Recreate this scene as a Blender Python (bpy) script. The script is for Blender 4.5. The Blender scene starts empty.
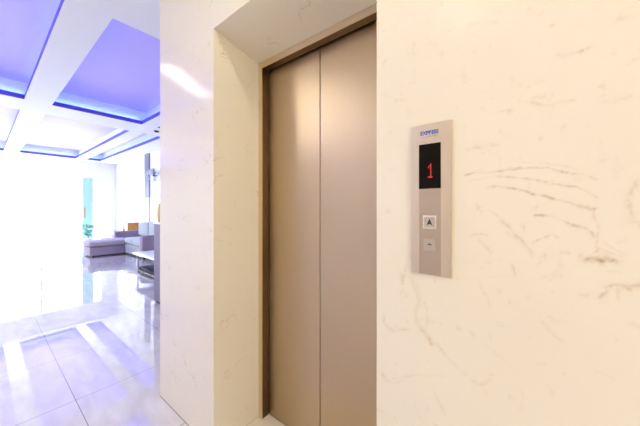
import bpy, bmesh, math, random
import numpy as np
from mathutils import Vector, Matrix
random.seed(7)
rng = np.random.default_rng(11)
S = bpy.context.scene
C = S.collection
PI = math.pi

# ------------------------------------------------------------------ camera
YAW = math.atan2(210.0, 267.0)
EYE = 1.27
cd = bpy.data.cameras.new('camera'); cam = bpy.data.objects.new('camera', cd); C.objects.link(cam)
cd.sensor_width = 36.0; cd.lens = 267.0/640.0*36.0; cd.shift_y = -5.5/640.0
cd.clip_start = 0.02; cd.clip_end = 200
cam.location = (0, 0, EYE); cam.rotation_euler = (PI/2, 0, YAW)
S.camera = cam

# ------------------------------------------------------------------ sky, exposure
S.view_settings.view_transform = 'Standard'; S.view_settings.look = 'None'
S.view_settings.exposure = 0.0; S.view_settings.gamma = 1.0; S.view_settings.use_curve_mapping = False
w = bpy.data.worlds.new('sky'); S.world = w; w.use_nodes = True
w.node_tree.nodes['Background'].inputs[0].default_value = (0.86, 0.93, 1.0, 1)
w.node_tree.nodes['Background'].inputs[1].default_value = 17.0

def area(name, loc, rot, sx, sy, watts, col, spread=PI):
    l = bpy.data.lights.new(name, 'AREA'); l.shape = 'RECTANGLE'; l.size = sx; l.size_y = sy
    l.energy = watts; l.color = col; l.spread = spread
    o = bpy.data.objects.new(name, l); o.location = loc; o.rotation_euler = rot; C.objects.link(o)
    return o
WARM = (0.945, 0.88, 0.70)
CEIL = 3.03
# lift hall: one downlight close in front of the doors; two broad unseen fills added at the ceiling
area('hall_downlight', (-0.55, 0.155, CEIL-0.03), (0, 0, 0), 0.42, 0.12, 9, WARM)
area('hall_ceiling_fill', (0.6, -1.15, CEIL-0.03), (0, 0, 0), 1.8, 0.9, 2.5, WARM)
area('hall_far_fill', (-0.2, -1.2, CEIL-0.03), (0, 0, 0), 0.9, 0.6, 3.5, WARM)
area('hall_end_fill', (2.27, -0.35, 1.70), (0, PI/2, 0), 2.0, 1.1, 36, WARM)  # added unseen fill that brightens the left reveal
# daylight portals help sample the sky through the glazing
def portal(loc, rot, sx, sy):
    o = area('window_portal', loc, rot, sx, sy, 1, (1, 1, 1)); o.data.cycles.is_portal = True
portal((-13.12, -0.0, 1.2), (0, -PI/2, 0), 2.4, 6.1)
LED = (0.09, 0.18, 1.0)
NEUTRAL = (1.0, 0.97, 0.94)
l_ = area('pier_streak_light', (-3.975, -0.395, 3.10), (0, 0, math.atan2(-0.85, -0.59)), 1.03, 0.26, 3, NEUTRAL)  # unseen light shaped to give the streak on the left pier
for x_, y_ in ((-2.6, -1.09), (-4.2, -3.0), (-9.0, -1.09)): area('lounge_fill', (x_, y_, CEIL-0.02 if y_ > -2 else 3.25), (0, 0, 0), 0.5, 0.2, 56 if x_ < -3 else 12, NEUTRAL)  # unseen fills added to whiten the lounge

# ------------------------------------------------------------------ helpers
def nm(name):
    m = bpy.data.materials.new(name); m.use_nodes = True
    nt = m.node_tree; b = nt.nodes['Principled BSDF']
    return m, nt, b
def N(nt, t, **kw):
    n = nt.nodes.new(t)
    for k, v in kw.items(): setattr(n, k, v)
    return n
def mat(name, col, rough=0.5, metal=0.0, emit=None, es=0.0, spec=0.5, nscale=0.0, namt=0.0, bump=0.0):
    m, nt, b = nm(name)
    b.inputs['Base Color'].default_value = (*col, 1); b.inputs['Roughness'].default_value = rough
    b.inputs['Metallic'].default_value = metal; b.inputs['Specular IOR Level'].default_value = spec
    if emit:
        b.inputs['Emission Color'].default_value = (*emit, 1); b.inputs['Emission Strength'].default_value = es
    if nscale:
        tc = N(nt, 'ShaderNodeTexCoord'); no = N(nt, 'ShaderNodeTexNoise')
        no.inputs['Scale'].default_value = nscale; no.inputs['Detail'].default_value = 4
        nt.links.new(tc.outputs['Object'], no.inputs['Vector'])
        mx = N(nt, 'ShaderNodeMix', data_type='RGBA')
        mx.inputs[6].default_value = (*[c*(1-namt) for c in col], 1)
        mx.inputs[7].default_value = (*[min(1, c*(1+namt)) for c in col], 1)
        nt.links.new(no.outputs[0], mx.inputs[0]); nt.links.new(mx.outputs[2], b.inputs['Base Color'])
        if bump:
            bp = N(nt, 'ShaderNodeBump'); bp.inputs['Strength'].default_value = bump; bp.inputs['Distance'].default_value = 0.01
            nt.links.new(no.outputs[0], bp.inputs['Height']); nt.links.new(bp.outputs[0], b.inputs['Normal'])
    return m

def add_box(bm, x0, x1, y0, y1, z0, z1, bev=0.0, seg=2, mi=0):
    vs = [bm.verts.new((x, y, z)) for x in (x0, x1) for y in (y0, y1) for z in (z0, z1)]
    idx = [(0,1,3,2), (4,6,7,5), (0,4,5,1), (2,3,7,6), (0,2,6,4), (1,5,7,3)]
    fs = [bm.faces.new([vs[i] for i in f]) for f in idx]
    for f in fs: f.material_index = mi
    if bev:
        es = list({e for f in fs for e in f.edges})
        r = bmesh.ops.bevel(bm, geom=es, offset=bev, segments=seg, profile=0.5, affect='EDGES')
        for f in r['faces']: f.smooth = True; f.material_index = mi
    return fs
def add_tube(bm, pts, r, n=10, caps=True, mi=0):
    pts = [Vector(p) for p in pts]; rs = r if isinstance(r, (list, tuple)) else [r]*len(pts)
    rings = []
    for i, p in enumerate(pts):
        d = (pts[min(i+1, len(pts)-1)] - pts[max(i-1, 0)]).normalized()
        a = d.orthogonal().normalized()
        if i: a = (prev - d*prev.dot(d)).normalized()
        prev = a; b = d.cross(a)
        rings.append([bm.verts.new(p + rs[i]*(a*math.cos(2*PI*k/n) + b*math.sin(2*PI*k/n))) for k in range(n)])
    for A, B in zip(rings, rings[1:]):
        for k in range(n):
            f = bm.faces.new((A[k], A[(k+1) % n], B[(k+1) % n], B[k])); f.smooth = True; f.material_index = mi
    if caps:
        bm.faces.new(rings[0][::-1]).material_index = mi; bm.faces.new(rings[-1]).material_index = mi
def add_lathe(bm, prof, c=(0, 0, 0), n=24):
    c = Vector(c); rings = []
    for r, z in prof:
        rings.append([bm.verts.new(c + Vector((r*math.cos(2*PI*k/n), r*math.sin(2*PI*k/n), z))) for k in range(n)])
    for A, B in zip(rings, rings[1:]):
        for k in range(n):
            f = bm.faces.new((A[k], A[(k+1) % n], B[(k+1) % n], B[k])); f.smooth = True
    bm.faces.new(rings[0][::-1]); bm.faces.new(rings[-1])
def obj(name, bm, m, parent=None, label=None):
    bmesh.ops.recalc_face_normals(bm, faces=bm.faces)
    me = bpy.data.meshes.new(name); bm.to_mesh(me); bm.free()
    for x in (m if isinstance(m, (list, tuple)) else [m]): me.materials.append(x)
    o = bpy.data.objects.new(name, me); C.objects.link(o)
    if parent is not None:
        o.parent = parent; o.matrix_parent_inverse = Matrix.Translation(-parent.location)
    if label: o['label'] = label
    return o
def struct(name, bm, m, parent=None):
    o = obj(name, bm, m, parent)
    if parent is None: o['kind'] = 'structure'
    return o
def tag(o, label, cat, group=None, kind=None):
    o['label'] = label; o['category'] = cat
    if group: o['group'] = group
    if kind: o['kind'] = kind
    return o
def thing(name, loc, label, cat, group=None):
    o = bpy.data.objects.new(name, None); o.location = loc; C.objects.link(o); o.empty_display_size = 0.1
    return tag(o, label, cat, group)
def B(*a, **k):
    bm = bmesh.new(); add_box(bm, *a, **k); return bm

# ------------------------------------------------------------------ materials
def marble(name, base, vein, rough, attr=False, amt=0.5):
    m, nt, b = nm(name); L = nt.links.new
    tc = N(nt, 'ShaderNodeTexCoord')
    # cloudy body
    n1 = N(nt, 'ShaderNodeTexNoise'); n1.inputs['Scale'].default_value = 2.2; n1.inputs['Detail'].default_value = 3
    L(tc.outputs['Object'], n1.inputs['Vector'])
    r1 = N(nt, 'ShaderNodeMix', data_type='RGBA')
    r1.inputs[6].default_value = (*[c*0.96 for c in base], 1); r1.inputs[7].default_value = (*[min(1, c*1.03) for c in base], 1)
    L(n1.outputs[0], r1.inputs[0])
    # thin broken veins: the zero level of a warped noise
    mp = N(nt, 'ShaderNodeMapping'); mp.inputs['Rotation'].default_value = (0.3, 0.5, 0.2); mp.inputs['Scale'].default_value = (1.0, 1.0, 1.9)
    L(tc.outputs['Object'], mp.inputs['Vector'])
    n2 = N(nt, 'ShaderNodeTexNoise'); n2.inputs['Scale'].default_value = 4.2; n2.inputs['Detail'].default_value = 5; n2.inputs['Distortion'].default_value = 0.6
    L(mp.outputs[0], n2.inputs['Vector'])
    s = N(nt, 'ShaderNodeMath', operation='SUBTRACT'); L(n2.outputs[0], s.inputs[0]); s.inputs[1].default_value = 0.5
    ab = N(nt, 'ShaderNodeMath', operation='ABSOLUTE'); L(s.outputs[0], ab.inputs[0])
    mr = N(nt, 'ShaderNodeMapRange'); mr.inputs['From Min'].default_value = 0.0; mr.inputs['From Max'].default_value = 0.012
    mr.inputs['To Min'].default_value = 1.0; mr.inputs['To Max'].default_value = 0.0
    L(ab.outputs[0], mr.inputs[0])
    n3 = N(nt, 'ShaderNodeTexNoise'); n3.inputs['Scale'].default_value = 7.0; n3.inputs['Detail'].default_value = 3
    L(tc.outputs['Object'], n3.inputs['Vector'])
    mr3 = N(nt, 'ShaderNodeMapRange'); mr3.inputs['From Min'].default_value = 0.53; mr3.inputs['From Max'].default_value = 0.72
    L(n3.outputs[0], mr3.inputs[0])
    mu = N(nt, 'ShaderNodeMath', operation='MULTIPLY'); L(mr.outputs[0], mu.inputs[0]); L(mr3.outputs[0], mu.inputs[1])
    mu2 = N(nt, 'ShaderNodeMath', operation='MULTIPLY'); L(mu.outputs[0], mu2.inputs[0]); mu2.inputs[1].default_value = amt
    fac = mu2.outputs[0]
    if attr:
        at = N(nt, 'ShaderNodeAttribute'); at.attribute_name = 'vein'
        ad = N(nt, 'ShaderNodeMath', operation='ADD', use_clamp=True); L(fac, ad.inputs[0]); L(at.outputs['Fac'], ad.inputs[1]); fac = ad.outputs[0]
    mx = N(nt, 'ShaderNodeMix', data_type='RGBA'); mx.inputs[7].default_value = (*vein, 1)
    L(fac, mx.inputs[0]); L(r1.outputs[2], mx.inputs[6]); L(mx.outputs[2], b.inputs['Base Color'])
    b.inputs['Roughness'].default_value = rough; b.inputs['Specular IOR Level'].default_value = 0.5
    return m
CREAM = (0.855, 0.785, 0.665)
M_marble = marble('polished_cream_marble', CREAM, (0.42, 0.27, 0.15), 0.12)
M_marble_v = marble('polished_cream_marble_with_veins', CREAM, (0.54, 0.37, 0.21), 0.12, attr=True, amt=0.12)
M_white = mat('white_paint', (0.88, 0.87, 0.90), 0.6)
M_ceil = mat('ceiling_paint', (0.86, 0.85, 0.90), 0.65)
M_lav = mat('painted_led_glow_panel', (0.60, 0.51, 0.93), 0.6)  # violet LED glow put into the colour of the recess panels
M_lip = mat('painted_led_glow_lip', (0.12, 0.08, 0.55), 0.45)  # violet light from the coves put into the lip colour
M_cream = mat('cream_paint', (0.85, 0.76, 0.64), 0.6)
M_frame_white = mat('white_window_frame', (0.85, 0.86, 0.88), 0.35)
M_red = mat('red_mat', (0.60, 0.022, 0.032), 0.9, nscale=60, namt=0.2)
M_black = mat('black_shaft', (0.01, 0.01, 0.01), 0.9)

def steel(name, col, rough, streak, axis='Z', amt=0.06):
    m, nt, b = nm(name); L = nt.links.new
    tc = N(nt, 'ShaderNodeTexCoord'); mp = N(nt, 'ShaderNodeMapping')
    mp.inputs['Scale'].default_value = (streak, streak, 1.5) if axis == 'Z' else (1.5, 1.5, streak)
    L(tc.outputs['Object'], mp.inputs['Vector'])
    no = N(nt, 'ShaderNodeTexNoise'); no.inputs['Scale'].default_value = 1.0; no.inputs['Detail'].default_value = 3
    L(mp.outputs[0], no.inputs['Vector'])
    mx = N(nt, 'ShaderNodeMix', data_type='RGBA')
    mx.inputs[6].default_value = (*[c*(1-amt) for c in col], 1); mx.inputs[7].default_value = (*[min(1, c*(1+amt)) for c in col], 1)
    L(no.outputs[0], mx.inputs[0]); L(mx.outputs[2], b.inputs['Base Color'])
    b.inputs['Metallic'].default_value = 1.0
    mr = N(nt, 'ShaderNodeMapRange'); mr.inputs['To Min'].default_value = rough*0.97; mr.inputs['To Max'].default_value = rough*1.03
    L(no.outputs[0], mr.inputs[0]); L(mr.outputs[0], b.inputs['Roughness'])
    b.inputs['Anisotropic'].default_value = 0.5
    return m
M_door = steel('brushed_warm_steel', (0.55, 0.42, 0.27), 0.38, 260, amt=.025)
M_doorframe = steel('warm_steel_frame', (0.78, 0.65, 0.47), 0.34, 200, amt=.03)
M_return = steel('dark_reflection_return', (0.20, 0.135, 0.065), 0.34, 200, amt=.03)  # darker copy of the frame steel, dark reflection put into the colour
M_plate = steel('brushed_plate', (0.76, 0.665, 0.545), 0.28, 300, amt=.02)
M_strip = steel('brushed_centre_strip', (0.55, 0.455, 0.355), 0.34, 400, amt=.02)

def floor_mat():
    m, nt, b = nm('polished_floor_tile'); L = nt.links.new
    tc = N(nt, 'ShaderNodeTexCoord'); sp = N(nt, 'ShaderNodeSeparateXYZ'); L(tc.outputs['Object'], sp.inputs[0])
    def joint(out, off):
        a = N(nt, 'ShaderNodeMath', operation='ADD'); L(out, a.inputs[0]); a.inputs[1].default_value = off
        d = N(nt, 'ShaderNodeMath', operation='DIVIDE'); L(a.outputs[0], d.inputs[0]); d.inputs[1].default_value = 0.754
        f = N(nt, 'ShaderNodeMath', operation='FRACT'); L(d.outputs[0], f.inputs[0])
        s = N(nt, 'ShaderNodeMath', operation='SUBTRACT'); L(f.outputs[0], s.inputs[0]); s.inputs[1].default_value = 0.5
        ab = N(nt, 'ShaderNodeMath', operation='ABSOLUTE'); L(s.outputs[0], ab.inputs[0])
        g = N(nt, 'ShaderNodeMath', operation='GREATER_THAN'); L(ab.outputs[0], g.inputs[0]); g.inputs[1].default_value = 0.5-0.0026
        return g.outputs[0]
    jx = joint(sp.outputs[0], 2.353+0.754*30); jy = joint(sp.outputs[1], -0.388+0.754*30)
    mxj = N(nt, 'ShaderNodeMath', operation='MAXIMUM'); L(jx, mxj.inputs[0]); L(jy, mxj.inputs[1])
    no = N(nt, 'ShaderNodeTexNoise'); no.inputs['Scale'].default_value = 2.6; no.inputs['Detail'].default_value = 6; no.inputs['Distortion'].default_value = 1.2
    mp = N(nt, 'ShaderNodeMapping'); mp.inputs['Scale'].default_value = (1, 2.6, 1); mp.inputs['Rotation'].default_value = (0, 0, 0.5)
    L(tc.outputs['Object'], mp.inputs['Vector']); L(mp.outputs[0], no.inputs['Vector'])
    mr = N(nt, 'ShaderNodeMapRange'); mr.inputs['From Min'].default_value = 0.35; mr.inputs['From Max'].default_value = 0.7; L(no.outputs[0], mr.inputs[0])
    c = N(nt, 'ShaderNodeMix', data_type='RGBA'); c.inputs[6].default_value = (0.80, 0.78, 0.77, 1); c.inputs[7].default_value = (0.66, 0.62, 0.62, 1)
    L(mr.outputs[0], c.inputs[0])
    j = N(nt, 'ShaderNodeMix', data_type='RGBA'); j.inputs[7].default_value = (0.22, 0.20, 0.19, 1)
    L(mxj.outputs[0], j.inputs[0]); L(c.outputs[2], j.inputs[6]); L(j.outputs[2], b.inputs['Base Color'])
    b.inputs['Roughness'].default_value = 0.03; b.inputs['Specular IOR Level'].default_value = 1.0
    b.inputs['Coat Weight'].default_value = 1.0; b.inputs['Coat Roughness'].default_value = 0.02; b.inputs['Coat IOR'].default_value = 1.6
    return m
M_floor = floor_mat()
def glass(name, col, refl=0.08):
    m, nt, b = nm(name); L = nt.links.new
    t = N(nt, 'ShaderNodeBsdfTransparent'); t.inputs[0].default_value = (*col, 1)
    g = N(nt, 'ShaderNodeBsdfGlossy'); g.inputs['Roughness'].default_value = 0.02
    mx = N(nt, 'ShaderNodeMixShader'); mx.inputs[0].default_value = refl
    L(t.outputs[0], mx.inputs[1]); L(g.outputs[0], mx.inputs[2]); L(mx.outputs[0], nt.nodes['Material Output'].inputs[0])
    return m
M_glass = glass('clear_glass', (0.95, 0.98, 0.98)); M_teal = glass('green_tinted_glass', (0.035, 0.060, 0.056), 0.0)
nt = M_teal.node_tree; dn = N(nt, 'ShaderNodeBsdfDiffuse'); dn.inputs[0].default_value = (0.42, 0.66, 0.60, 1)
ad_ = N(nt, 'ShaderNodeAddShader'); nt.links.new(nt.nodes['Mix Shader'].outputs[0], ad_.inputs[0]); nt.links.new(dn.outputs[0], ad_.inputs[1]); nt.links.new(ad_.outputs[0], nt.nodes['Material Output'].inputs[0])

# ------------------------------------------------------------------ room shell
D = 0.748                 # face of the marble lift wall
XL, XR = -1.292, -0.368   # the lift opening
XE = -1.959               # free end of the marble wall
XW = -13.2                # glazed street front
YS = 3.40                 # side wall behind the sofa
struct('floor', B(-13.3, 2.5, -4.6, 3.5, -0.12, 0.0), M_floor)

# marble to the left of the lift: front face, reveal, hidden end
struct('wall_left', B(XE, XL, D, 1.14, 0.005, CEIL), M_marble)
struct('baseboard_left', B(XE, XL, D, 1.14, 0, 0.005), mat('brown_grout', (0.20, 0.13, 0.08), 0.8))
# lintel above the lift: underside falls from 2.20 at the front to 2.14 at the steel head
bm = bmesh.new()
pr = [(D, 2.20), (1.045, 2.14), (1.14, 2.14), (1.14, CEIL), (D, CEIL)]
a = [bm.verts.new((XL, y, z)) for y, z in pr]; b_ = [bm.verts.new((XR, y, z)) for y, z in pr]
bm.faces.new(a); bm.faces.new(b_[::-1])
for i in range(5): bm.faces.new((a[i], a[(i+1) % 5], b_[(i+1) % 5], b_[i]))
struct('wall_lintel', bm, M_marble)

# marble to the right of the lift, with its own figure of veins
def px(x, y, Y=D):
    fx, fy = -math.sin(YAW), math.cos(YAW); rx, ry = fy, -fx
    k = (x-320.0)/267.0; dx, dy = fx + k*rx, fy + k*ry; t = Y/dy
    return dx*t, EYE + (207.5-y)/267.0*t
VE = []   # (points, width, strength)
def crop(ox, oy, sc, pts, wd, st): VE.append(([px(ox + x/sc, oy + y/sc) for x, y in pts], wd, st))
A = (460, 130, 3.275)
crop(*A, [(18,150),(50,141),(100,140),(170,130),(230,123),(280,126),(350,138),(400,145),(450,160)], .0016, .62)
crop(*A, [(35,165),(90,158),(150,154),(210,158),(280,172),(370,185),(410,200),(450,218)], .0014, .42)
crop(*A, [(95,185),(130,183),(180,193),(230,208),(280,216),(330,230),(390,248),(440,263)], .0018, .75)
crop(*A, [(436,262),(437,285),(450,300),(452,330),(446,385)], .0016, .35)
crop(*A, [(245,280),(280,281),(310,288),(335,297),(370,313),(410,322),(432,335),(442,358)], .0018, .55)
crop(*A, [(143,298),(160,318),(180,340),(205,365),(235,402)], .0026, .5)
crop(*A, [(158,335),(185,355),(215,388)], .0020, .28)
crop(*A, [(100,262),(125,282),(145,300)], .0014, .3)
crop(*A, [(25,66),(45,58),(62,54),(85,52),(100,47)], .0022, .42)
crop(*A, [(165,105),(240,104),(330,115),(385,126)], .0012, .18)
crop(*A, [(55,245),(66,252),(58,260),(72,266)], .0020, .35)
crop(*A, [(240,367),(265,352),(300,335),(320,350)], .0016, .3)
crop(*A, [(208,312),(212,330)], .0018, .35)
crop(*A, [(35,345),(60,342),(85,345)], .0015, .22)
crop(*A, [(60,360),(85,382),(105,404)], .0018, .3)
crop(*A, [(225,250),(240,256),(250,252)], .0016, .3)
crop(*A, [(270,420),(285,408)], .002, .3); crop(*A, [(325,405),(355,402)], .0028, .4)
A = (560, 180, 3.275)
crop(*A, [(0,14),(50,24),(90,38),(120,50)], .0018, .22)
crop(*A, [(92,258),(112,262),(130,264),(150,258),(168,264),(190,270)], .0034, .8)
crop(*A, [(112,262),(128,268),(142,266)], .0040, .6)
crop(*A, [(115,240),(128,228),(145,232),(170,240),(215,252)], .0018, .3)
crop(*A, [(150,212),(170,222),(195,234),(215,245)], .0016, .22)
crop(*A, [(152,350),(175,343),(205,342),(235,346),(262,344)], .0032, .62)
crop(*A, [(152,348),(148,365),(132,380)], .0026, .45); crop(*A, [(192,360),(194,385)], .0022, .35)
crop(*A, [(205,346),(222,356)], .0032, .45)
crop(*A, [(256,0),(240,30),(226,60),(224,85),(233,108),(240,130),(262,152)], .0034, .38)
crop(*A, [(234,116),(238,134)], .0050, .45)
crop(*A, [(0,240),(22,242)], .003, .3); crop(*A, [(0,262),(3,298)], .003, .3); crop(*A, [(68,380),(95,381)], .002, .25)
crop(*A, [(190,205),(210,200)], .002, .22); crop(*A, [(150,298),(200,303)], .0016, .15); crop(*A, [(68,245),(76,236)], .003, .25)
A = (370, 260, 2.567)
crop(*A, [(78,40),(84,60),(90,20),(96,0)], .0034, .25)
crop(*A, [(108,48),(118,80),(128,105),(116,140),(122,165),(140,182),(158,215)], .0036, .42)
crop(*A, [(120,60),(140,110),(150,150),(142,180)], .0020, .28)
crop(*A, [(118,150),(128,172),(136,178)], .0050, .35)
crop(*A, [(172,218),(190,240),(207,262)], .0024, .32)
crop(*A, [(35,140),(34,165),(52,178)], .0024, .36); crop(*A, [(52,183),(80,180),(105,178)], .0022, .3)
crop(*A, [(32,292),(48,310),(70,316),(88,304)], .0026, .25); crop(*A, [(60,302),(110,294),(150,298),(192,297)], .0020, .22)
crop(*A, [(110,360),(125,395),(140,420)], .0020, .18); crop(*A, [(165,340),(190,395)], .0020, .18)
A = (370, 180, 1.733)
crop(*A, [(190,180),(198,198),(206,220)], .0020, .3); crop(*A, [(246,148),(250,165)], .002, .28)
crop(*A, [(180,348),(196,356),(208,346)], .0030, .34); crop(*A, [(196,356),(200,368)], .0024, .28)
crop(*A, [(290,148),(305,138),(318,134)], .0018, .25); crop(*A, [(300,168),(325,155),(312,175)], .0024, .28)
crop(*A, [(298,245),(315,262),(330,282)], .0018, .2); crop(*A, [(330,125),(344,126)], .002, .25)
crop(*A, [(235,75),(255,98),(280,122)], .0016, .2); crop(*A, [(290,318),(300,320)], .002, .25)
crop(*A, [(390,332),(420,345)], .0018, .15); crop(*A, [(265,368),(262,395)], .0018, .18)
A = (370, 0, 2.367)
crop(*A, [(444,128),(462,130),(480,126),(505,120),(525,112)], .0028, .38)
crop(*A, [(362,242),(385,244),(415,246),(450,240),(482,236)], .0024, .26)
crop(*A, [(550,246),(580,240),(612,230)], .0026, .24)
crop(*A, [(235,353),(265,350),(300,344)], .0024, .36); crop(*A, [(28,218),(55,232),(85,238)], .0026, .2)
crop(*A, [(580,45),(600,42)], .004, .28); crop(*A, [(235,60),(300,48)], .0026, .14); crop(*A, [(90,125),(110,130)], .003, .16)
crop(*A, [(375,205),(410,190)], .0026, .12); crop(*A, [(120,30),(160,20)], .0026, .1)

def vein_field(X, Z):
    # smooth value noise for breaks in the veins and a slight wander
    def vn(sc, seed):
        r = np.random.default_rng(seed); g = r.random((64, 64)); x = (X*sc) % 63; z = (Z*sc) % 63
        i, j = x.astype(int), z.astype(int); u, v = x-i, z-j; u = u*u*(3-2*u); v = v*v*(3-2*v)
        return (g[i, j]*(1-u)*(1-v) + g[i+1, j]*u*(1-v) + g[i, j+1]*(1-u)*v + g[i+1, j+1]*u*v)
    wx = X + (vn(38, 1)-.5)*.006 + (vn(110, 2)-.5)*.0028; wz = Z + (vn(38, 3)-.5)*.006 + (vn(110, 4)-.5)*.0028
    br = np.clip(vn(60, 5)*1.5, .4, 1.15); fine = np.clip(vn(230, 6)*1.3+.15, .45, 1.2)
    out = np.zeros_like(X)
    for pts, wd, st in VE:
        P = np.array(pts); lo, hi = P.min(0)-.02, P.max(0)+.02
        sel = (wx > lo[0]) & (wx < hi[0]) & (wz > lo[1]) & (wz < hi[1])
        if not sel.any(): continue
        x, z = wx[sel], wz[sel]; dm = np.full(x.shape, 9.0)
        for (ax, az), (bx, bz) in zip(P[:-1], P[1:]):
            ex, ez = bx-ax, bz-az; l2 = ex*ex+ez*ez+1e-12
            u = np.clip(((x-ax)*ex + (z-az)*ez)/l2, 0, 1)
            dm = np.minimum(dm, np.hypot(x-ax-u*ex, z-az-u*ez))
        out[sel] = np.maximum(out[sel], st*(.72*np.exp(-(dm/(wd*1.15))**2) + .26*np.exp(-(dm/(wd*3.0))**2))*br[sel]*fine[sel])
    # scattered faint flecks
    fl = np.clip((vn(55, 8)-.80)*5, 0, 1)*np.clip(vn(160, 9)*1.5-.4, 0, 1)*.26
    return np.clip(out + fl, 0, 1)
def veined_wall():
    x0, x1, z0, z1, st = XR, 0.20, 0.56, 2.0, 0.0019
    nx, nz = int((x1-x0)/st)+1, int((z1-z0)/st)+1
    X, Z = np.meshgrid(np.linspace(x0, x1, nx), np.linspace(z0, z1, nz), indexing='ij')
    X, Z = X.ravel(), Z.ravel(); v = vein_field(X, Z)
    co = np.stack([X, np.full_like(X, D), Z], 1)
    i, j = np.meshgrid(np.arange(nx-1), np.arange(nz-1), indexing='ij'); k = (i*nz+j).ravel()
    q = np.stack([k, k+nz, k+nz+1, k+1], 1)
    # rest of the slab: border of the front face, return into the lift opening, back, far end
    ex = np.array([(x0,D,0),(x1,D,0),(2.3,D,0),(2.3,D,CEIL),(x1,D,CEIL),(x0,D,CEIL),(x0,D,z0),(x1,D,z0),(x1,D,z1),(x0,D,z1),
                   (x0,1.14,0),(x0,1.14,CEIL),(2.3,1.14,0),(2.3,1.14,CEIL)])
    n = len(co); eq = np.array([(0,1,7,6),(1,2,3,4),(9,8,4,5),(10,0,5,11),(12,10,11,13),(2,12,13,3)]) + n
    co = np.concatenate([co, ex]); q = np.concatenate([q, eq]); v = np.concatenate([v, np.zeros(len(ex))])
    me = bpy.data.meshes.new('wall_right'); me.from_pydata(co.tolist(), [], q.tolist())
    at = me.attributes.new('vein', 'FLOAT', 'POINT'); at.data.foreach_set('value', v.astype(np.float32))
    me.materials.append(M_marble_v); me.update()
    o = bpy.data.objects.new('wall_right', me); C.objects.link(o); o['kind'] = 'structure'
veined_wall()

struct('wall_shaft', B(XL-0.3, XR+0.3, 1.34, 1.40, 0, CEIL), M_black)
struct('wall_back', B(-1.1, 2.4, -1.80, -1.70, 0, CEIL), M_cream)
struct('wall_hall_end', B(2.3, 2.4, -1.70, 1.14, 0, CEIL), M_cream)
struct('wall_hall_side', B(-1.2, -1.1, -4.5, -1.70, 0, CEIL), M_cream)
struct('wall_lounge_end', B(XE, XE+0.1, 1.14, YS, 0, CEIL), M_white)
struct('wall_south', B(XW, -1.1, -4.6, -4.5, 0, CEIL), M_white)
# side wall behind the sofa
struct('wall_side', B(XW, XE+.1, YS, YS+.12, 0, CEIL), M_white)
# pilaster behind the sofa, upper part clad in grey
struct('trim_1', B(-10.05, -9.68, 3.375, YS, 0, CEIL), mat('lilac_pilaster', (0.50, 0.50, 0.74), 0.5))
struct('trim_2', B(-10.055, -9.675, 3.36, 3.375, 1.60, CEIL), mat('grey_pilaster_cladding', (0.17, 0.155, 0.21), 0.5))

# glazed street front
bm = bmesh.new()
add_box(bm, XW-.12, XW, -4.5, YS, 2.40, CEIL); add_box(bm, XW-.12, XW, 2.95, YS, 0, 2.40); add_box(bm, XW-.12, XW, -4.5, -3.0, 0, 2.40)
struct('wall_street', bm, M_white)
def glazed(name, y0, y1, z0, z1, pane, fr=0.05):
    bm = bmesh.new()
    for y in (y0, y1-fr): add_box(bm, XW-.09, XW-.03, y, y+fr, z0, z1)
    for z in (z0, z1-fr): add_box(bm, XW-.088, XW-.032, y0, y1, z, z+fr)
    f = struct(name, bm, M_frame_white); struct('window_pane', B(XW-.064, XW-.056, y0+fr, y1-fr, z0+fr, z1-fr), pane, f)
    return f
glazed('window_1', -3.0, -1.4, 0, 2.40, M_glass); glazed('window_2', -1.4, 0.2, 0, 2.40, M_glass)
d1 = glazed('door_1', 0.2, 1.30, 0, 2.40, M_glass, .03); d2 = glazed('door_2', 1.30, 2.38, 0, 2.40, M_glass, .03)
glazed('window_3', 2.38, 2.68, 0, 2.40, M_teal, .02); glazed('window_4', 2.68, 2.95, 0, 2.40, M_glass, .03)
M_wood = mat('brown_handle', (0.38, 0.20, 0.09), 0.4)
for d, y in ((d2, 2.30), (bpy.data.objects['window_3'], 2.42)):
    bm = bmesh.new(); add_tube(bm, [(XW+.06, y, .86), (XW+.06, y, 1.27)], .016)
    for z in (.93, 1.20): add_tube(bm, [(XW+.06, y, z), (XW-.03, y, z)], .008)
    struct('door_handle', bm, M_wood, d)

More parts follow.
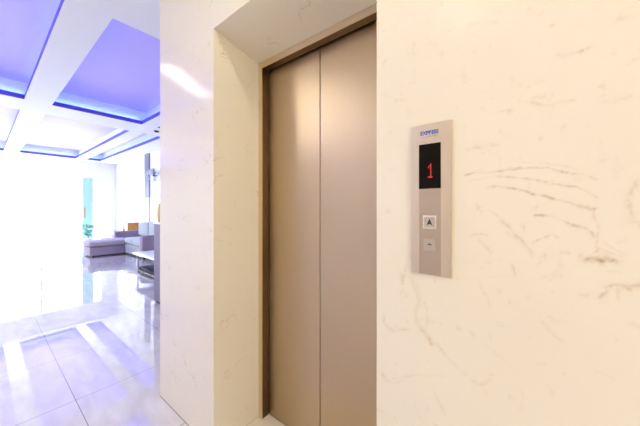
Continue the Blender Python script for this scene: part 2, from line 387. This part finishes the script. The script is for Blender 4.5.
# ------------------------------------------------------------------ coffered ceiling
RX = [(-6.46, -3.05), (-12.83, -7.22)]
RY = [(-2.35, -0.95+.0), (-0.93, 0.44), (0.76, 2.11), (2.40, 2.815)]
RY[0] = (-3.9, -1.25)
UC = 0.10
def ceiling():
    bm = bmesh.new()
    holes = [(x0, x1, y0, y1) for x0, x1 in RX for y0, y1 in RY]
    X0, X1, Y0, Y1 = XW, 2.4, -4.6, YS
    def sheet(hs, z, up):
        xs = sorted({X0, X1, *[h[0] for h in hs], *[h[1] for h in hs]}); ys = sorted({Y0, Y1, *[h[2] for h in hs], *[h[3] for h in hs]})
        for a, b in zip(xs, xs[1:]):
            for c, d in zip(ys, ys[1:]):
                mx, my = (a+b)/2, (c+d)/2
                if any(h[0] < mx < h[1] and h[2] < my < h[3] for h in hs): continue
                v = [bm.verts.new(p) for p in ((a,c,z),(b,c,z),(b,d,z),(a,d,z))]; bm.faces.new(v if up else v[::-1])
    def wallring(h, z0, z1, mi=0):
        x0, x1, y0, y1 = h; P = [(x0,y0),(x1,y0),(x1,y1),(x0,y1)]
        for (a, b), (c, d) in zip(P, P[1:]+P[:1]):
            bm.faces.new([bm.verts.new(p) for p in ((a,b,z0),(c,d,z0),(c,d,z1),(a,b,z1))]).material_index = mi
    zl, zt = CEIL+.075, CEIL+.30
    big = [(a-UC, b+UC, c-UC, d+UC) for a, b, c, d in holes]
    sheet(holes, CEIL, False)
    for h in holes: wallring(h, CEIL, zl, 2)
    for h, g in zip(holes, big):       # ledge that hides the light strip
        for r in ((g[0],g[1],g[2],h[2]), (g[0],g[1],h[3],g[3]), (g[0],h[0],h[2],h[3]), (h[1],g[1],h[2],h[3])):
            bm.faces.new([bm.verts.new(p) for p in ((r[0],r[2],zl),(r[1],r[2],zl),(r[1],r[3],zl),(r[0],r[3],zl))])
        wallring(g, zl, zt)
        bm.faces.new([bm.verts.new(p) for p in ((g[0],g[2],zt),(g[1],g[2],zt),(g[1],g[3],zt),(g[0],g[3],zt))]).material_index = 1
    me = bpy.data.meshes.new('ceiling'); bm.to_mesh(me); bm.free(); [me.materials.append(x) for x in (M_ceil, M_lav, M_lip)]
    o = bpy.data.objects.new('ceiling', me); C.objects.link(o); o['kind'] = 'structure'
    struct('ceiling_slab', B(X0-.1, X1+.1, Y0, YS+.12, zt+.02, zt+.12), M_white)
    # blue light strips lying on the ledges (lamps)
    z = zl+.03
    for x0, x1, y0, y1 in holes:
        lx, ly = x1-x0, y1-y0; cx, cy = (x0+x1)/2, (y0+y1)/2; p = 1.7
        for (X, Y, sx, sy, n, rot) in ((cx, y0-UC*.45, lx, .03, lx, (PI+.9, 0, 0)), (cx, y1+UC*.45, lx, .03, lx, (PI-.9, 0, 0)),
                                  (x0-UC*.45, cy, .03, ly, ly, (0, PI-.9, 0)), (x1+UC*.45, cy, .03, ly, ly, (0, PI+.9, 0))):
            area('cove_light', (X, Y, z), rot, sx, sy, p*n, LED)
ceiling()

# ------------------------------------------------------------------ lift door
ed = thing('elevator_door', (-0.83, 1.08, 0), 'brushed stainless steel double elevator door in the marble recess', 'elevator door')
SEAM, XO, XQ = -0.861, -1.262, -0.46
for a, b in ((XO, SEAM-.0018), (SEAM+.0018, XQ)):
    obj('door_leaf', B(a, b, 1.095, 1.122, 0.008, 2.108, bev=.0015), M_door, ed)
# frame: face strip, return and head, one bent steel profile
def portal_frame(y0, y1, i, o, zb, zt):      # two posts and a head
    bm = bmesh.new()
    add_box(bm, XL+o, -1.2585-i, y0, y1, .0035, zt); add_box(bm, -0.4635+i, XR-o, y0, y1, .0035, zt); add_box(bm, -1.2585-i, -0.4635+i, y0, y1, zb+i, zt)
    return bm
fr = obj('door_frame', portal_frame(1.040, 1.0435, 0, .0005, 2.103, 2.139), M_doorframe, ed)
obj('frame_return', portal_frame(1.0436, 1.086, .0004, .0008, 2.103, 2.1385), M_return, fr, 'inner return of the frame, dark reflection put into its colour')
bm = bmesh.new(); add_box(bm, XL+.001, XR-.001, 1.126, 1.138, 0.0, 2.138); obj('gap_backing', bm, M_black, ed, 'black gap behind the door edges')
tag(obj('threshold_slab', B(XL, XR, D, 1.094, 0.0, 0.003), mat('white_marble_threshold', (0.86, 0.82, 0.74), 0.15)),
    'white marble threshold slab on the floor of the elevator recess', 'threshold')

# ------------------------------------------------------------------ call panel
PX0, PX1, PZ0, PZ1 = -0.260, -0.157, 1.090, 1.494
cp = thing('elevator_call_panel', ((PX0+PX1)/2, D, PZ0), 'brushed steel elevator call panel with red floor display on the right marble wall', 'call panel')
YF = D - 0.007
bm = bmesh.new()
sx0, sx1 = -0.2385, -0.1825
add_box(bm, PX0, sx0, YF, D, PZ0, PZ1); add_box(bm, sx1, PX1, YF, D, PZ0, PZ1); add_box(bm, sx0, sx1, YF+.0002, D, 1.4405, PZ1)
obj('faceplate', bm, M_plate, cp)
obj('centre_strip', B(sx0, sx1, YF+.0010, D, PZ0, 1.3205), M_strip, cp)
disp = obj('display', B(sx0, sx1, YF-.0004, D, 1.3205, 1.4405), mat('black_display_glass', (0.004, 0.003, 0.003), 0.2, spec=0.15), cp)
# dot matrix figure 1
rows = ['0010', '0110', '1010', '0010', '0010', '0010', '0010', '0010', '1111'] 
bm = bmesh.new(); dx = .0030; dz = .0043
for r, row in enumerate(rows):
    for c, ch in enumerate(row):
        if ch == '1':
            cx, cz = -.2135+c*dx, 1.3855-r*dz
            add_box(bm, cx-.0013, cx+.0013, YF-.0010, YF-.0002, cz-.0017, cz+.0017)
obj('digit', bm, mat('red_led', (0.5, 0.02, 0.02), 0.4, emit=(0.75, 0.03, 0.035), es=0.62), disp)
M_rim = steel('bright_button_rim', (0.90, 0.86, 0.82), 0.2, 60); M_btn = steel('button_face', (0.60, 0.54, 0.48), 0.35, 200)
M_ink = mat('dark_ink', (0.03, 0.025, 0.025), 0.5)
def ring(bm, x0, x1, z0, z1, w, y0, y1):
    add_box(bm, x0, x1, y0, y1, z0, z0+w); add_box(bm, x0, x1, y0, y1, z1-w, z1); add_box(bm, x0, x0+w, y0, y1, z0+w, z1-w); add_box(bm, x1-w, x1, y0, y1, z0+w, z1-w)
def button(x0, x1, z0, z1, rim, label):
    bm = bmesh.new(); ring(bm, x0, x1, z0, z1, .0042, YF-.0028, YF+.001); rb = obj('call_button', bm, rim, cp, label)
    obj('button_face', B(x0+.0042, x1-.0042, YF-.0016, YF+.001, z0+.0042, z1-.0042), M_btn, rb)
    return rb
b1 = button(-.2275, -.1925, 1.2135, 1.2490, M_rim, 'up call button with an arrow and bright rim')
bm = bmesh.new()
cx, cz = -.2105, 1.2310; P = [(0, .0095), (.0075, -.0085), (.0022, -.0055), (-.0022, -.0055), (-.0075, -.0085)]
lo = [bm.verts.new((cx+x, YF-.0022, cz+z)) for x, z in P]; hi = [bm.verts.new((cx+x, YF-.0014, cz+z)) for x, z in P]
bm.faces.new(lo); bm.faces.new(hi[::-1])
for i in range(5): bm.faces.new((lo[i], lo[(i+1) % 5], hi[(i+1) % 5], hi[i]))
obj('arrow', bm, M_ink, b1)
b2 = button(-.2255, -.1945, 1.1555, 1.1865, mat('dull_rim', (0.62, 0.54, 0.42), 0.35, metal=1.0), 'lower button with a small curved symbol')
bm = bmesh.new()
add_tube(bm, [(-.2150, YF-.0017, 1.1700), (-.2125, YF-.0017, 1.1727), (-.2095, YF-.0017, 1.1722), (-.2070, YF-.0017, 1.1700)], .0013, 6)
add_tube(bm, [(-.2080, YF-.0017, 1.1732), (-.2064, YF-.0017, 1.1692)], .0012, 6)
obj('symbol', bm, M_ink, b2)
def lettering(name, s, x, z, wd, ht, m, parent, bold=0.0, space=1.0):
    cu = bpy.data.curves.new(name, 'FONT'); cu.body = s; cu.size = .012; cu.extrude = .0002; cu.offset = bold; cu.space_character = space
    to = bpy.data.objects.new(name+'_curve', cu); C.objects.link(to)
    bpy.context.view_layer.update()
    me = bpy.data.meshes.new_from_object(to.evaluated_get(bpy.context.evaluated_depsgraph_get()))
    bpy.data.objects.remove(to); bpy.data.curves.remove(cu)
    xs = [v.co.x for v in me.vertices]; ys = [v.co.y for v in me.vertices]
    me.transform(Matrix.Translation((x, YF-.0003, z)) @ Matrix.Rotation(PI/2, 4, 'X') @ Matrix.Diagonal((wd/(max(xs)-min(xs)), ht/(max(ys)-min(ys)), 1, 1)) @ Matrix.Translation((-min(xs), -min(ys), 0)))
    me.materials.clear(); me.materials.append(m)
    o = bpy.data.objects.new(name, me); C.objects.link(o); o.parent = parent; o.matrix_parent_inverse = Matrix.Translation(-parent.location)
    return o
M_blue = mat('blue_print', (0.02, 0.10, 0.42), 0.5)
lettering('brand_lettering', 'EXPRESS', -.2345, 1.4650, .0465, .0108, M_blue, cp, bold=.00045)
lettering('small_lettering', 'ELEVATOR', -.2310, 1.4580, .0420, .0036, mat('pale_blue_print', (0.30, 0.36, 0.50), 0.5), cp, space=1.7)

# ------------------------------------------------------------------ lounge furniture
M_sofa = mat('mauve_grey_fabric', (0.36, 0.30, 0.385), 0.9, nscale=90, namt=0.25, bump=0.15)
M_seat = mat('pale_grey_fabric', (0.47, 0.51, 0.52), 0.9, nscale=90, namt=0.18, bump=0.15)
M_chrome = mat('grey_metal', (0.22, 0.19, 0.25), 0.45)
M_dark = mat('dark_shelf', (0.02, 0.02, 0.05), 0.6, spec=0.2)
sf = thing('corner_sofa', (-8.45, 2.85, 0), 'mauve and pale grey corner sofa with chaise by the side wall', 'sofa')
obj('base', B(-9.40, -7.50, 2.45, 3.22,   .03, .29, bev=.02), M_seat, sf)
obj('chaise_base', B(-9.38, -8.72, 1.70, 2.455, .03, .255, bev=.02), M_sofa, sf)
obj('chaise_cushion', B(-9.40, -8.70, 1.68, 2.60, .262, .40, bev=.055, seg=4), mat('light_mauve_fabric', (0.46, 0.41, 0.49), 0.9, nscale=90, namt=0.2, bump=0.15), sf)
for a, b in ((-8.69, -8.10), (-8.095, -7.50)):
    obj('seat_cushion', B(a, b, 2.42, 3.02, .292, .455, bev=.045, seg=4), M_seat, sf, 'pale grey seat cushion')
obj('armrest', B(-9.58, -9.405, 2.40, 3.24, .06, .575, bev=.03, seg=3), M_sofa, sf)
obj('armrest', B(-7.495, -7.32, 2.40, 3.24, .06, .580, bev=.03, seg=3), M_sofa, sf)
obj('backrest', B(-9.40, -7.50, 3.05, 3.24, .29, .74, bev=.03, seg=3), M_sofa, sf)
for a, b, t in ((-9.06, -8.30, .0), (-8.29, -7.51, .03)):
    bm = B(a, b, 2.86, 3.045, .457, .84+t, bev=.06, seg=4)
    bmesh.ops.rotate(bm, verts=bm.verts, cent=((a+b)/2, 3.04, .457), matrix=Matrix.Rotation(.0, 3, 'X'))
    obj('back_cushion', bm, M_seat, sf, 'pale grey back cushion')
for x, y in ((-9.32, 1.78), (-8.78, 1.78), (-9.5, 3.16), (-7.40, 3.16), (-7.40, 2.47)):
    bm = bmesh.new(); add_tube(bm, [(x, y, 0), (x, y, .04)], [.022, .028]); obj('foot', bm, M_dark, sf)

ct = thing('coffee_table', (-5.7, 2.2, 0), 'low coffee table with white top, grey legs and dark shelf in front of the sofa', 'table')
obj('tabletop', B(-6.16, -4.70, 1.86, 2.80, .350, .385, bev=.006), mat('glossy_white_top', (0.82, 0.82, 0.86), 0.08), ct)
def leg(x, y0, y1):
    bm = bmesh.new()
    add_box(bm, x-.02, x+.02, y0, y0+.02, 0.0, .35); add_box(bm, x-.02, x+.02, y1-.02, y1, 0.0, .35); add_box(bm, x-.0195, x+.0195, y0+.02, y1-.02, 0.0, .02)
    return bm
for x in (-6.06, -4.80): obj('leg', leg(x, 1.90, 2.76), M_chrome, ct)
obj('shelf', B(-6.035, -4.825, 1.925, 2.735, .04, .11), M_dark, ct)
obj('shelf_rail', B(-6.035, -4.825, 1.900, 1.924, .035, .055), M_chrome, ct, 'grey rail along the dark shelf')

# tall counter whose edge shows past the marble corner
rc = thing('reception_counter', (-3.2, 1.75, 0), 'mauve grey counter end just showing behind the marble wall corner', 'counter')
obj('body', B(-3.98, -2.6, 1.445, 2.05, .03, 1.05), mat('mauve_laminate', (0.30, 0.26, 0.35), 0.6, spec=0.2), rc)
obj('plinth', B(-3.96, -2.6, 1.46, 2.02, 0, .03), M_dark, rc)
obj('countertop', B(-3.99, -2.58, 1.435, 2.07, 1.05, 1.075, bev=.004), M_frame_white, rc)

yv = thing('vase', (-3.905, 1.49, 1.075), 'yellow vase on the counter, half hidden by the marble wall corner', 'vase')
bm = bmesh.new(); add_lathe(bm, [(.022, 0), (.036, .05), (.040, .12), (.028, .19), (.018, .225), (.024, .245)], (-3.905, 1.49, 1.0755)); obj('body', bm, mat('yellow_glaze', (0.85, 0.66, 0.24), 0.35), yv)

# side table with planter and vase behind the far armrest
st = thing('side_table', (-9.95, 2.88, 0), 'white side table behind the far sofa armrest', 'table')
obj('tabletop', B(-10.2, -9.68, 2.47, 3.26, .475, .50, bev=.004), M_frame_white, st)
for x in (-10.17, -9.73):
    for y in (2.50, 3.20): obj('leg', B(x, x+.03, y, y+.03, 0, .475), M_frame_white, st)
pl = thing('planter', (-9.9, 3.03, .50), 'orange planter box on the table behind the far armrest', 'planter')
bm = bmesh.new(); add_box(bm, -9.99, -9.80, 2.82, 3.20, .501, .79, bev=.012)
obj('box', bm, mat('burnt_orange_glaze', (0.92, 0.36, 0.08), 0.45, nscale=14, namt=0.45), pl)
obj('rim', B(-10.0, -9.79, 2.81, 3.21, .782, .80, bev=.004), mat('pale_rim', (0.85, 0.5, 0.28), 0.5), pl)
va = thing('vase', (-9.9, 2.745, .50), 'slender tan vase left of the orange planter box', 'vase')
bm = bmesh.new(); add_lathe(bm, [(.028, 0), (.036, .03), (.030, .09), (.016, .16), (.020, .21), (.030, .235)], (-9.9, 2.745, .501)); obj('body', bm, mat('tan_ceramic', (0.75, 0.5, 0.3), 0.4), va)
M_leaf = mat('teal_leaf', (0.22, 0.50, 0.44), 0.5, nscale=20, namt=0.3); M_lime = mat('lime_leaf', (0.62, 0.68, 0.10), 0.5, nscale=20, namt=0.3)
def leaf(bm, p, d, L, wd):
    d = Vector(d).normalized(); s = d.cross(Vector((0, 0, 1))).normalized(); p = Vector(p); prev = None
    for k in range(6):
        u = k/5; c = p + d*L*u + Vector((0, 0, -L*.35*u*u)); h = wd*math.sin(PI*min(.98, u*.92+.06))
        cur = (bm.verts.new(c - s*h), bm.verts.new(c + Vector((0, 0, -h*.3))), bm.verts.new(c + s*h))
        if prev:
            bm.faces.new((prev[0], prev[1], cur[1], cur[0])).smooth = True; bm.faces.new((prev[1], prev[2], cur[2], cur[1])).smooth = True
        prev = cur
def plant(name, loc, potr, poth, n, L, spread, potm, leafm, label, base=0):
    t = thing(name, loc, label, 'plant'); x, y, z = loc
    bm = bmesh.new(); add_lathe(bm, [(potr*.72, 0), (potr, poth*.95), (potr*1.05, poth), (potr*.9, poth), (potr*.86, poth*.9)], (x, y, z+.001)); obj('pot', bm, potm, t)
    bm = bmesh.new(); bs = bmesh.new()
    for i in range(n):
        a = random.uniform(0, 2*PI); h = poth + random.uniform(.1, 1)*L
        top = (x+math.cos(a)*spread*random.uniform(.1, .6), y+math.sin(a)*spread*random.uniform(.1, .6), z+h)
        add_tube(bs, [(x, y, z+poth*.9), ((x+top[0])/2, (y+top[1])/2, z+poth+(h-poth)*.6), top], .004, 5)
        for q in range(3):
            b = a + random.uniform(-1.2, 1.2); leaf(bm, top, (math.cos(b), math.sin(b), random.uniform(0, 1.2)), random.uniform(.6, 1)*L*.45, L*.075)
    obj('foliage', bm, leafm, t); obj('stems', bs, leafm, t)
plant('potted_plant', (-9.9, 2.60, .50), .05, .05, 9, .07, .09, M_frame_white, M_lime, 'small yellow green plant at the left end of the side table')
plant('potted_plant', (-12.3, 2.36, 0), .13, .20, 34, .46, .26, mat('pale_pot', (0.75, 0.78, 0.78), 0.4), M_leaf, 'bushy teal green potted plant in front of the glass street doors')

# wall fan on the side wall
fn = thing('wall_fan', (-9.35, 3.30, 2.42), 'white wall fan with a dark joint beside the pilaster', 'fan')
fx, fy, fz = -8.72, 2.98, 2.20
bm = bmesh.new(); add_box(bm, -9.52, -9.34, 3.345, 3.40, 2.34, 2.50, bev=.01); obj('wall_bracket', bm, mat('fan_grey', (0.45, 0.44, 0.50), 0.4), fn)
bm = bmesh.new(); add_tube(bm, [(-9.45, 3.36, 2.43), (-9.15, 3.28, 2.36), (-8.80, 3.22, 2.27)], [.03, .026, .024], 10); obj('arm', bm, mat('fan_arm_grey', (0.40, 0.38, 0.46), 0.4), fn)
bm = bmesh.new(); ax = Vector((.80, -.38, -.25)).normalized(); p0 = Vector((-8.80, 3.22, 2.27))
add_tube(bm, [p0-ax*.06, p0, p0+ax*.13, p0+ax*.16], [.045, .07, .07, .05], 16); obj('motor', bm, mat('dark_motor', (0.06, 0.06, 0.07), 0.4), fn)
u = ax.orthogonal().normalized(); v = ax.cross(u); pc = p0 + ax*.22
bm = bmesh.new()
for off, r in ((0, .20), (-.04, .17), (.05, .17), (.07, .10)):
    add_tube(bm, [pc+ax*off+r*(u*math.cos(2*PI*k/28)+v*math.sin(2*PI*k/28)) for k in range(29)], .004, 6)
for k in range(16):
    e = u*math.cos(2*PI*k/16)+v*math.sin(2*PI*k/16)
    add_tube(bm, [pc-ax*.05+e*.05, pc-ax*.04+e*.17, pc+e*.2, pc+ax*.05+e*.17, pc+ax*.075+e*.03], .002, 5)
obj('cage', bm, M_frame_white, fn)
for k in range(3):
    bm = bmesh.new(); e = u*math.cos(2*PI*k/3)+v*math.sin(2*PI*k/3); g = ax.cross(e)
    q = [pc+e*.03-g*.02-ax*.01, pc+e*.15-g*.07-ax*.02, pc+e*.165+g*.03+ax*.015, pc+e*.03+g*.02+ax*.01]
    fa = [bm.verts.new(p) for p in q]; fb = [bm.verts.new(p+ax*.003) for p in q]; bm.faces.new(fa); bm.faces.new(fb[::-1])
    for i in range(4): bm.faces.new((fa[i], fa[(i+1) % 4], fb[(i+1) % 4], fb[i]))
    obj('blade', bm, M_frame_white, fn)

# ceiling spot near the marble corner
sp_ = thing('ceiling_spotlight', (-6.75, 2.5, CEIL), 'small dark ceiling spotlight between the coffers near the marble wall', 'spotlight')
bm = bmesh.new(); add_lathe(bm, [(.05, 0), (.05, -.02), (.038, -.024), (.036, -.01)], (-6.75, 2.5, CEIL-.001), 20); obj('body', bm, mat('spot_body', (0.05, 0.05, 0.06), 0.4), sp_)

# ------------------------------------------------------------------ street outside
struct('ground', B(-60, -13.33, -30, 40, -.14, -.02), mat('pale_paving', (0.78, 0.78, 0.76), 0.8, nscale=3, namt=.05))
tag(obj('doormat', B(-13.95, -13.42, .78, 1.46, -.019, .012, bev=.004), M_red), 'red doormat on the paving outside the glass street doors', 'doormat')
bf = thing('street_building', (-30, 0, 0), 'pale building across the street behind the glass front', 'building')
obj('wall', B(-31, -30, -16, 16, -.02, 3.4), mat('pale_plaster', (0.85, 0.82, 0.74), 0.8), bf)
for y in (-4, -1, 2.2, 5.4, 8.6): obj('window', B(-30, -29.95, y, y+1.2, 1.0, 2.2), mat('street_window', (0.5, 0.55, 0.55), 0.3), bf)
